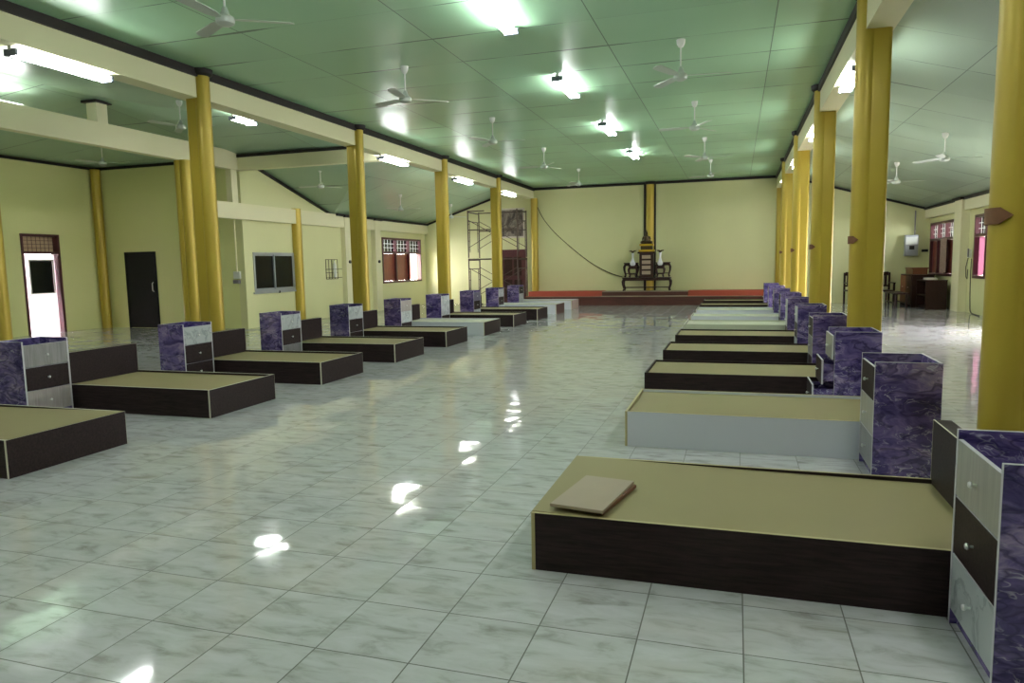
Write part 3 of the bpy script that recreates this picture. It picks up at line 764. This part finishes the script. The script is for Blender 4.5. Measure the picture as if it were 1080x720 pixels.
AZ = 0.46
def curved_leg(mb, x, y, z0, z1, s, w=0.035):
    h = z1-z0
    pts = [(x, y, z1), (x+s*0.05, y, z1-0.25*h), (x+s*0.045, y, z1-0.5*h), (x+s*0.0, y, z0+0.15*h), (x+s*0.03, y, z0)]
    mb.tube(pts, [w*1.2, w*1.3, w, w*0.8, w*1.1], 10)
def make_table(name, label, cx, cy, z0, wx, wy, h, group=None):
    t = thing(name, label, 'table', (cx, cy, z0), 0, group)
    mb = MB(); mb.box((-wx/2, -wy/2, h-0.035), (wx/2, wy/2, h), 0.008); mb.build('table_top', M['dark_wood'], t)
    mb = MB()
    mb.box((-wx/2+0.04, -wy/2+0.02, h-0.11), (wx/2-0.04, -wy/2+0.045, h-0.035)); mb.box((-wx/2+0.04, wy/2-0.045, h-0.11), (wx/2-0.04, wy/2-0.02, h-0.035))
    mb.box((-wx/2+0.02, -wy/2+0.04, h-0.11), (-wx/2+0.045, wy/2-0.04, h-0.035)); mb.box((wx/2-0.045, -wy/2+0.04, h-0.11), (wx/2-0.02, wy/2-0.04, h-0.035))
    mb.build('apron', M['dark_wood'], t)
    for sx in (-1, 1):
        for sy in (-1, 1):
            mb = MB(); curved_leg(mb, sx*(wx/2-0.06), sy*(wy/2-0.05), 0, h-0.035, sx, 0.03 if h > 0.3 else 0.02); mb.build('leg', M['dark_wood'], t)
    mb = MB(); mb.box((-wx/2+0.05, -wy/2+0.04, h*0.22), (wx/2-0.05, -wy/2+0.065, h*0.22+0.025)); mb.box((-wx/2+0.05, wy/2-0.065, h*0.22), (wx/2-0.05, wy/2-0.04, h*0.22+0.025)); mb.build('stretcher', M['dark_wood'], t)
    return t
ax, ay = -2.98, 25.06
make_table('altar_table', 'long low dark carved altar table on the stage', ax, ay, AZ+0.014, 1.66, 0.42, 0.46)
zt_ = AZ+0.48
for sx, side in ((-1, 'left'), (1, 'right')):
    make_table('pedestal_table', 'small dark carved pedestal table on the %s end of the altar table' % side, ax+sx*0.555, ay+0.085, zt_+0.01, 0.5, 0.2, 0.5, 'side tables of the altar')
for sx, side in ((-1, 'left'), (1, 'right')):
    make_table('flower_stand', 'smaller dark stand in front, %s of the altar centre, carrying a white vase' % side, ax+sx*0.47, ay-0.12, zt_+0.01, 0.3, 0.17, 0.39, 'flower stands of the altar')
# centre tower
tw = thing('altar_cabinet', 'dark tiered centre stand of the altar with pale panels', 'cabinet', (ax, ay, zt_))
MB().box((-0.27, -0.17, 0), (0.27, 0.17, 0.06), 0.01).build('plinth', M['dark_wood'], tw)
MB().box((-0.24, -0.15, 0.06), (0.24, 0.17, 0.82)).build('cabinet_body', M['dark_wood'], tw)
for k in range(4):
    MB().box((-0.15, -0.165, 0.1+k*0.18), (0.15, -0.15, 0.22+k*0.18), 0.004).build('front_panel', M['loose'], tw)
mb = MB(); mb.box((-0.3, -0.18, 0.82), (0.3, 0.17, 0.88), 0.012); mb.build('cornice', M['dark_wood'], tw)
zg = zt_+0.88
gp = thing('gilded_pedestal', 'gilded stepped pedestal under the seated statue', 'pedestal', (ax, ay, zg))
MB().box((-0.27, -0.16, 0), (0.27, 0.16, 0.07), 0.01).build('lower_tier', M['goldleaf'], gp)
MB().box((-0.2, -0.13, 0.07), (0.2, 0.13, 0.2), 0.01).build('middle_tier', M['bronze'], gp)
MB().box((-0.24, -0.15, 0.2), (0.24, 0.15, 0.27), 0.01).build('upper_tier', M['goldleaf'], gp)
sg = thing('seated_statue', 'dark bronze seated statue at the top of the altar', 'statue', (ax-0.01, ay, zg+0.27))
mb = MB()
mb.ell((0, -0.02, 0.055), (0.19, 0.12, 0.055)); mb.ell((-0.12, -0.04, 0.06), (0.09, 0.08, 0.055)); mb.ell((0.12, -0.04, 0.06), (0.09, 0.08, 0.055))
mb.lathe([(0.0, 0.05), (0.085, 0.06), (0.075, 0.13), (0.1, 0.22), (0.095, 0.26), (0.04, 0.285), (0.032, 0.31), (0.0, 0.315)], (0, 0, 0), 20, 1.0, 0.7)
mb.ell((0, -0.005, 0.35), (0.048, 0.05, 0.06)); mb.lathe([(0.03, 0.395), (0.024, 0.42), (0.008, 0.45), (0, 0.5)], (0, 0, 0), 14)
for s in (-1, 1):
    mb.tube([(s*0.095, 0, 0.25), (s*0.13, -0.01, 0.17), (s*0.12, -0.06, 0.1), (s*0.03, -0.1, 0.09)], [0.032, 0.028, 0.023, 0.02], 10)
mb.build('figure', M['bronze'], sg)
MB().lathe([(0.2, -0.0), (0.21, 0.012), (0.2, 0.02)], (0, -0.01, 0), 24, 1.0, 0.65).build('statue_base', M['bronze'], sg)
for sx, side in ((-1, 'left'), (1, 'right')):
    t = thing('flower_vase', 'white vase with dark leaves standing %s of the altar centre' % side, 'vase', (ax+sx*0.47, ay-0.12, zt_+0.402), 0, 'altar vases')
    MB().lathe([(0, 0), (0.06, 0), (0.095, 0.05), (0.1, 0.1), (0.06, 0.17), (0.032, 0.28), (0.045, 0.4), (0.055, 0.44), (0.04, 0.44), (0.0, 0.3)], seg=24).build('vase_body', M['porcelain'], t)
    mb = MB()
    for k in range(9):
        a = k*0.7+0.2; mb.tube([(0, 0, 0.42), (0.05*math.cos(a), 0.04*math.sin(a), 0.5), (0.14*math.cos(a), 0.08*math.sin(a), 0.52+0.03*math.sin(3*a))], [0.01, 0.02, 0.004], 6)
    mb.build('foliage', M['bronze'], t)

# ------------------------------------------------------------------ left aisle: scaffold, picture, wall fittings
sc = thing('scaffold', 'rusty two-lift pipe scaffold tower in the far left corner', 'scaffold', (-8.27, 24.55, 0))
for k, xx in enumerate((-0.92, 0.92)):
    for lift in range(2):
        z0 = 0.03+lift*1.7; mb = MB()
        for yy in (-0.57, 0.57):
            mb.tube([(xx, yy, z0), (xx, yy, z0+1.68)], 0.024, 8)
            mb.tube([(xx, yy*0.72, z0+0.2), (xx, yy*0.72, z0+1.3)], 0.013, 6)
            for q in range(4): mb.tube([(xx, yy*0.72, z0+0.3+q*0.3), (xx, yy, z0+0.3+q*0.3)], 0.012, 6)
        mb.tube([(xx, -0.57, z0+1.62), (xx, 0.57, z0+1.62)], 0.022, 8); mb.tube([(xx, -0.57, z0+1.3), (xx, 0.57, z0+1.3)], 0.016, 8)
        mb.build('end_frame', M['iron'], sc)
        for yy in (-0.57, 0.57):
            if k == 0:
                for sgn in (0, 1):
                    za, zb = (z0+0.35, z0+1.35) if sgn == 0 else (z0+1.35, z0+0.35)
                    MB().tube([(-0.92, yy+0.03*(1 if yy > 0 else -1), za), (0.92, yy+0.03*(1 if yy > 0 else -1)+0.012*sgn, zb)], 0.012, 6).build('cross_brace', M['iron'], sc)
for zz in (1.68, 2.72, 3.38):
    for yy in (-0.57, 0.57):
        MB().tube([(-0.92, yy, zz), (0.92 if zz < 3 else -0.3 if yy < 0 else 0.92, yy, zz)], 0.02, 8).build('ledger', M['iron'], sc)
for xx in (-0.92, 0.92):
    for yy in (-0.57, 0.57): MB().box((xx-0.07, yy-0.07, 0), (xx+0.07, yy+0.07, 0.03)).build('base_plate', M['iron'], sc)

pc = thing('framed_picture', 'large framed picture hanging above the dark wooden door', 'picture', (-8.02, YW, 2.45))
mb = MB()
for a, b in (((-0.5, -0.05, 0), (0.5, -0.005, 0.06)), ((-0.5, -0.05, 1.04), (0.5, -0.005, 1.1)), ((-0.5, -0.05, 0.06), (-0.44, -0.005, 1.04)), ((0.44, -0.05, 0.06), (0.5, -0.005, 1.04))): mb.box(a, b, 0.006)
mb.build('picture_frame', M['frame_pale'], pc)
MB().box((-0.44, -0.03, 0.06), (0.44, -0.01, 1.04)).build('picture_panel', M['picture'], pc)

def cable(name, pts, r, label, mat='wire'):
    P = [Vector(p) for p in pts]; out = []
    for i in range(len(P)-1):
        p0, p1, p2, p3 = P[max(i-1, 0)], P[i], P[i+1], P[min(i+2, len(P)-1)]
        for k in range(6):
            u = k/6
            out.append(0.5*((2*p1)+(p2-p0)*u+(2*p0-5*p1+4*p2-p3)*u*u+(3*p1-p0-3*p2+p3)*u**3))
    out.append(P[-1])
    return tag(MB().tube(out, r, 6).build(name, M[mat]), label, 'cable')
cable('hanging_cable', [(-7.02, YW-0.06, 3.55), (-6.75, YW-0.05, 3.05), (-6.2, YW-0.05, 2.43), (-5.15, YW-0.05, 1.55), (-4.4, YW-0.05, 1.12), (-3.9, YW-0.05, 0.95)], 0.013, 'dark cable sagging across the far wall to the altar')

t = thing('switch_box', 'small pale switch box with conduit on the wall beside the near left column', 'switch box', (-11.82, YB, 1.25))
MB().box((-0.09, -0.06, 0), (0.1, 0, 0.18), 0.006).build('box_body', M['plastic_white'], t)
MB().box((-0.09, -0.09, -0.12), (0.08, 0, -0.03), 0.006).build('lower_switch', M['d_grey'], t)
MB().tube([(0, -0.02, 0.18), (0, -0.02, 1.44)], 0.02, 8).build('conduit', M['beam'], t)
# wire rack on left outer wall
t = thing('wire_rack', 'wire wall rack holding a white bottle, on the left outer wall', 'rack', (XL, 18.75, 1.08))
mb = MB()
for k in range(5): mb.tube([(0.01, -0.32+k*0.16, 0.06), (0.01, -0.32+k*0.16, 0.64)], 0.008, 6)
for zz in (0.06, 0.25, 0.35, 0.64): mb.tube([(0.01, -0.32, zz), (0.01, 0.32, zz)], 0.008, 6)
for zz in (0.1, 0.35):
    mb.tube([(0.01, -0.32, zz), (0.16, -0.32, zz), (0.16, 0.32, zz), (0.01, 0.32, zz)], 0.008, 6)
mb.build('rack_frame', M['wire'], t)
o = tag(MB().lathe([(0, 0), (0.045, 0), (0.05, 0.15), (0.05, 0.36), (0.02, 0.45), (0.02, 0.5), (0, 0.5)], (XL+0.08, 18.8, 1.19), 16).build('bottle', M['plastic_white']), 'white bottle standing in the wire wall rack', 'bottle')
for y, nm in ((19.54, 'nearer'), (21.44, 'farther')):
    tag(MB().tube([(XL+0.16, y, 1.65), (XL+0.2, y, 1.65)], 0.05, 14).build('wall_button', M['black']), 'small round black fitting on the %s cream pilaster of the left wall' % nm, 'fitting', 'round fittings on the left pilasters')

# ------------------------------------------------------------------ right aisle: furniture and wall fittings
cb = thing('control_box', 'grey electrical box on the far wall of the right aisle', 'electrical box', (5.28, YW-0.004, 1.5))
MB().box((-0.19, -0.16, 0), (0.19, 0, 0.66), 0.01).build('box_body', M['alu'], cb)
MB().box((-0.16, -0.165, 0.36), (0.16, -0.16, 0.6)).build('box_door', M['plastic_white'], cb)
MB().box((-0.06, -0.17, 0.2), (0.08, -0.16, 0.32)).build('label_plate', M['black'], cb)
MB().tube([(0.1, -0.04, 0.66), (0.1, -0.04, 1.42)], 0.02, 8).build('conduit', M['d_grey'], cb)
tag(MB().box((5.6, YW-0.05, 1.62), (5.78, YW, 1.7), 0.005).build('wall_switch', M['black']), 'small black switch right of the grey electrical box', 'switch')

def frame_cabinet(name, label, cat, loc, rz, L, Dp, Hh, nd, doors):
    t = thing(name, label, cat, loc, rz)
    MB().box((-L/2, -Dp/2, Hh-0.03), (L/2, Dp/2, Hh), 0.005).build('top', M['dark_wood'], t)
    for s in (-1, 1): MB().box((s*L/2, -Dp/2+0.01, 0), (s*(L/2-0.025), Dp/2-0.01, Hh-0.03)).build('side_panel', M['dark_wood'], t)
    MB().box((-L/2+0.025, Dp/2-0.03, 0.06), (L/2-0.025, Dp/2-0.01, Hh-0.03)).build('back_panel', M['dark_wood'], t)
    MB().box((-L/2+0.025, -Dp/2+0.02, Hh*0.45), (L/2-0.025, Dp/2-0.03, Hh*0.45+0.025)).build('shelf', M['dark_wood'], t)
    MB().box((-L/2+0.025, -Dp/2+0.02, 0.05), (L/2-0.025, Dp/2-0.03, 0.075)).build('bottom_panel', M['dark_wood'], t)
    for k in range(nd):
        a = -L/2+0.03+(L-0.06)*k/nd; b = -L/2+0.03+(L-0.06)*(k+1)/nd
        if doors[k]:
            d = MB().box((a+0.003, -Dp/2-0.005, 0.08), (b-0.003, -Dp/2+0.015, Hh-0.04), 0.004).build('door', M[doors[k]], t)
            MB().tube([((a+b)/2, -Dp/2-0.005, Hh*0.6), ((a+b)/2, -Dp/2-0.03, Hh*0.6)], 0.012, 8).build('knob', M['chrome'], d)
    return t
frame_cabinet('wooden_cabinet', 'dark wooden cabinet under the shuttered window, right aisle', 'cabinet', (5.2, 24.1, 0), -PI/2, 1.5, 0.6, 0.95, 2, ['redwood', 'dark_wood'])
frame_cabinet('wooden_desk', 'dark wooden open desk beside the pilaster, right aisle', 'desk', (5.28, 22.75, 0), -PI/2, 1.05, 0.55, 0.82, 2, [None, None])
bx = thing('wooden_box', 'warm brown wooden box lying on the dark cabinet', 'box', (5.2, 24.2, 0.95), -PI/2)
MB().box((-0.45, -0.2, 0), (0.45, 0.2, 0.16), 0.006).build('box_body', M['redwood'], bx)
MB().box((-0.47, -0.22, 0.16), (0.47, 0.22, 0.2), 0.006).build('lid', M['redwood'], bx)
tag(MB().box((5.1, 22.45, 0.82), (5.35, 22.9, 0.875), 0.004).build('paper_stack', M['paper']), 'stack of white paper on the dark desk', 'paper')
bn = thing('low_bench', 'low dark wooden bench in front of the cabinet, right aisle', 'bench', (4.55, 23.6, 0), -PI/2)
MB().box((-0.75, -0.2, 0.4), (0.75, 0.2, 0.44), 0.006).build('bench_seat', M['dark_wood'], bn)
for sx in (-1, 1):
    for sy in (-1, 1): MB().box((sx*0.7, sy*0.17, 0), (sx*0.64, sy*0.12, 0.4)).build('leg', M['dark_wood'], bn)
for sy in (-1, 1): MB().box((-0.64, sy*0.16, 0.12), (0.64, sy*0.13, 0.16)).build('stretcher', M['dark_wood'], bn)
def chair(x, y, rz, label):
    t = thing('wooden_armchair', label, 'chair', (x, y, 0), rz, 'dark wooden chairs of the right aisle')
    MB().box((-0.25, -0.24, 0.41), (0.25, 0.24, 0.45), 0.008).build('seat', M['dark_wood'], t)
    for sx in (-1, 1):
        MB().box((sx*0.25, -0.24, 0), (sx*0.2, -0.19, 0.66)).build('leg', M['dark_wood'], t)
        MB().box((sx*0.25, 0.19, 0), (sx*0.2, 0.24, 1.0)).build('leg', M['dark_wood'], t)
        MB().box((sx*0.26, -0.27, 0.66), (sx*0.19, 0.19, 0.69), 0.006).build('armrest', M['dark_wood'], t)
    mb = MB(); mb.box((-0.2, 0.2, 0.9), (0.2, 0.235, 1.02), 0.01); mb.box((-0.2, 0.205, 0.55), (0.2, 0.23, 0.6))
    for k in range(4): mb.box((-0.15+k*0.08, 0.21, 0.6), (-0.09+k*0.08, 0.225, 0.9))
    mb.build('backrest', M['dark_wood'], t)
chair(4.45, 24.9, 0.15, 'dark wooden armchair right of the second right column, by the far wall')
chair(3.6, 24.95, 0.2, 'dark wooden armchair half hidden behind the second right column')
# hanging cloth strip on the shuttered window
tag(MB().box((XR-0.06, 23.3, 1.0), (XR-0.05, 23.95, 1.98)).build('hanging_cloth', M['cloth_strip']), 'narrow patterned cloth strip hanging on the closed shutters', 'cloth')
# intercom with cord
ic = thing('wall_phone', 'pale wall phone beside the pink window, right aisle', 'phone', (XR, 21.22, 1.42))
MB().box((-0.07, -0.07, 0), (0, 0.08, 0.22), 0.01).build('phone_body', M['plastic_white'], ic)
MB().box((-0.1, -0.1, 0.02), (-0.07, -0.04, 0.24), 0.008).build('handset', M['d_grey'], ic)
P = [(-0.05, 0.04, 0.0), (-0.07, 0.13, -0.25), (-0.06, 0.12, -0.5), (-0.05, 0.05, -0.55), (-0.05, 0.03, -0.3)]
MB().tube(P, 0.01, 6).build('coiled_cord', M['wire'], ic)
cable('floor_cable', [(XR-0.02, 21.1, 1.4), (XR-0.02, 21.1, 0.8), (XR-0.03, 21.0, 0.25), (XR-0.08, 20.7, 0.03), (XR-0.15, 19.8, 0.015)], 0.011, 'thin dark cable hanging from the wall phone to the floor')

# ------------------------------------------------------------------ outdoor ground seen through doors and windows
struct('ground', MB().box((-30, -15, -0.2), (20, 40, -0.12)), plain('pale_concrete_yard', lin(190, 186, 178), 0.8))

# ------------------------------------------------------------------ world, camera, view
w = bpy.data.worlds.new('overcast_sky'); C.world = w; w.use_nodes = True
bg = w.node_tree.nodes['Background']; bg.inputs[0].default_value = (1.0, 0.95, 0.98, 1); bg.inputs[1].default_value = 22.0

cam = bpy.data.cameras.new('camera'); co = bpy.data.objects.new('camera', cam); COL.objects.link(co)
f, yaw, pitch, roll, h = 746.15, -0.3076, 0.1089, 0.0191, 1.4819
cam.sensor_width = 36; cam.sensor_fit = 'HORIZONTAL'; cam.lens = f/1080*36; cam.clip_end = 200; cam.clip_start = 0.05
cy, sy, cp, spp, cr, sr = math.cos(yaw), math.sin(yaw), math.cos(pitch), math.sin(pitch), math.cos(roll), math.sin(roll)
fw = Vector((sy*cp, cy*cp, -spp)); rt = Vector((cy, -sy, 0)); dn = fw.cross(rt)
r2 = cr*rt+sr*dn; d2 = -sr*rt+cr*dn
co.matrix_world = Matrix(((r2.x, -d2.x, -fw.x, 0), (r2.y, -d2.y, -fw.y, 0), (r2.z, -d2.z, -fw.z, h), (0, 0, 0, 1)))
C.camera = co
vs = C.view_settings
vs.view_transform = 'Standard'; vs.look = 'None'; vs.gamma = 1.0; vs.use_curve_mapping = False; vs.exposure = 0.72
C.cycles.use_denoising = True
C.cycles.max_bounces = 8; C.cycles.diffuse_bounces = 5; C.cycles.glossy_bounces = 4
C.cycles.sample_clamp_indirect = 6.0
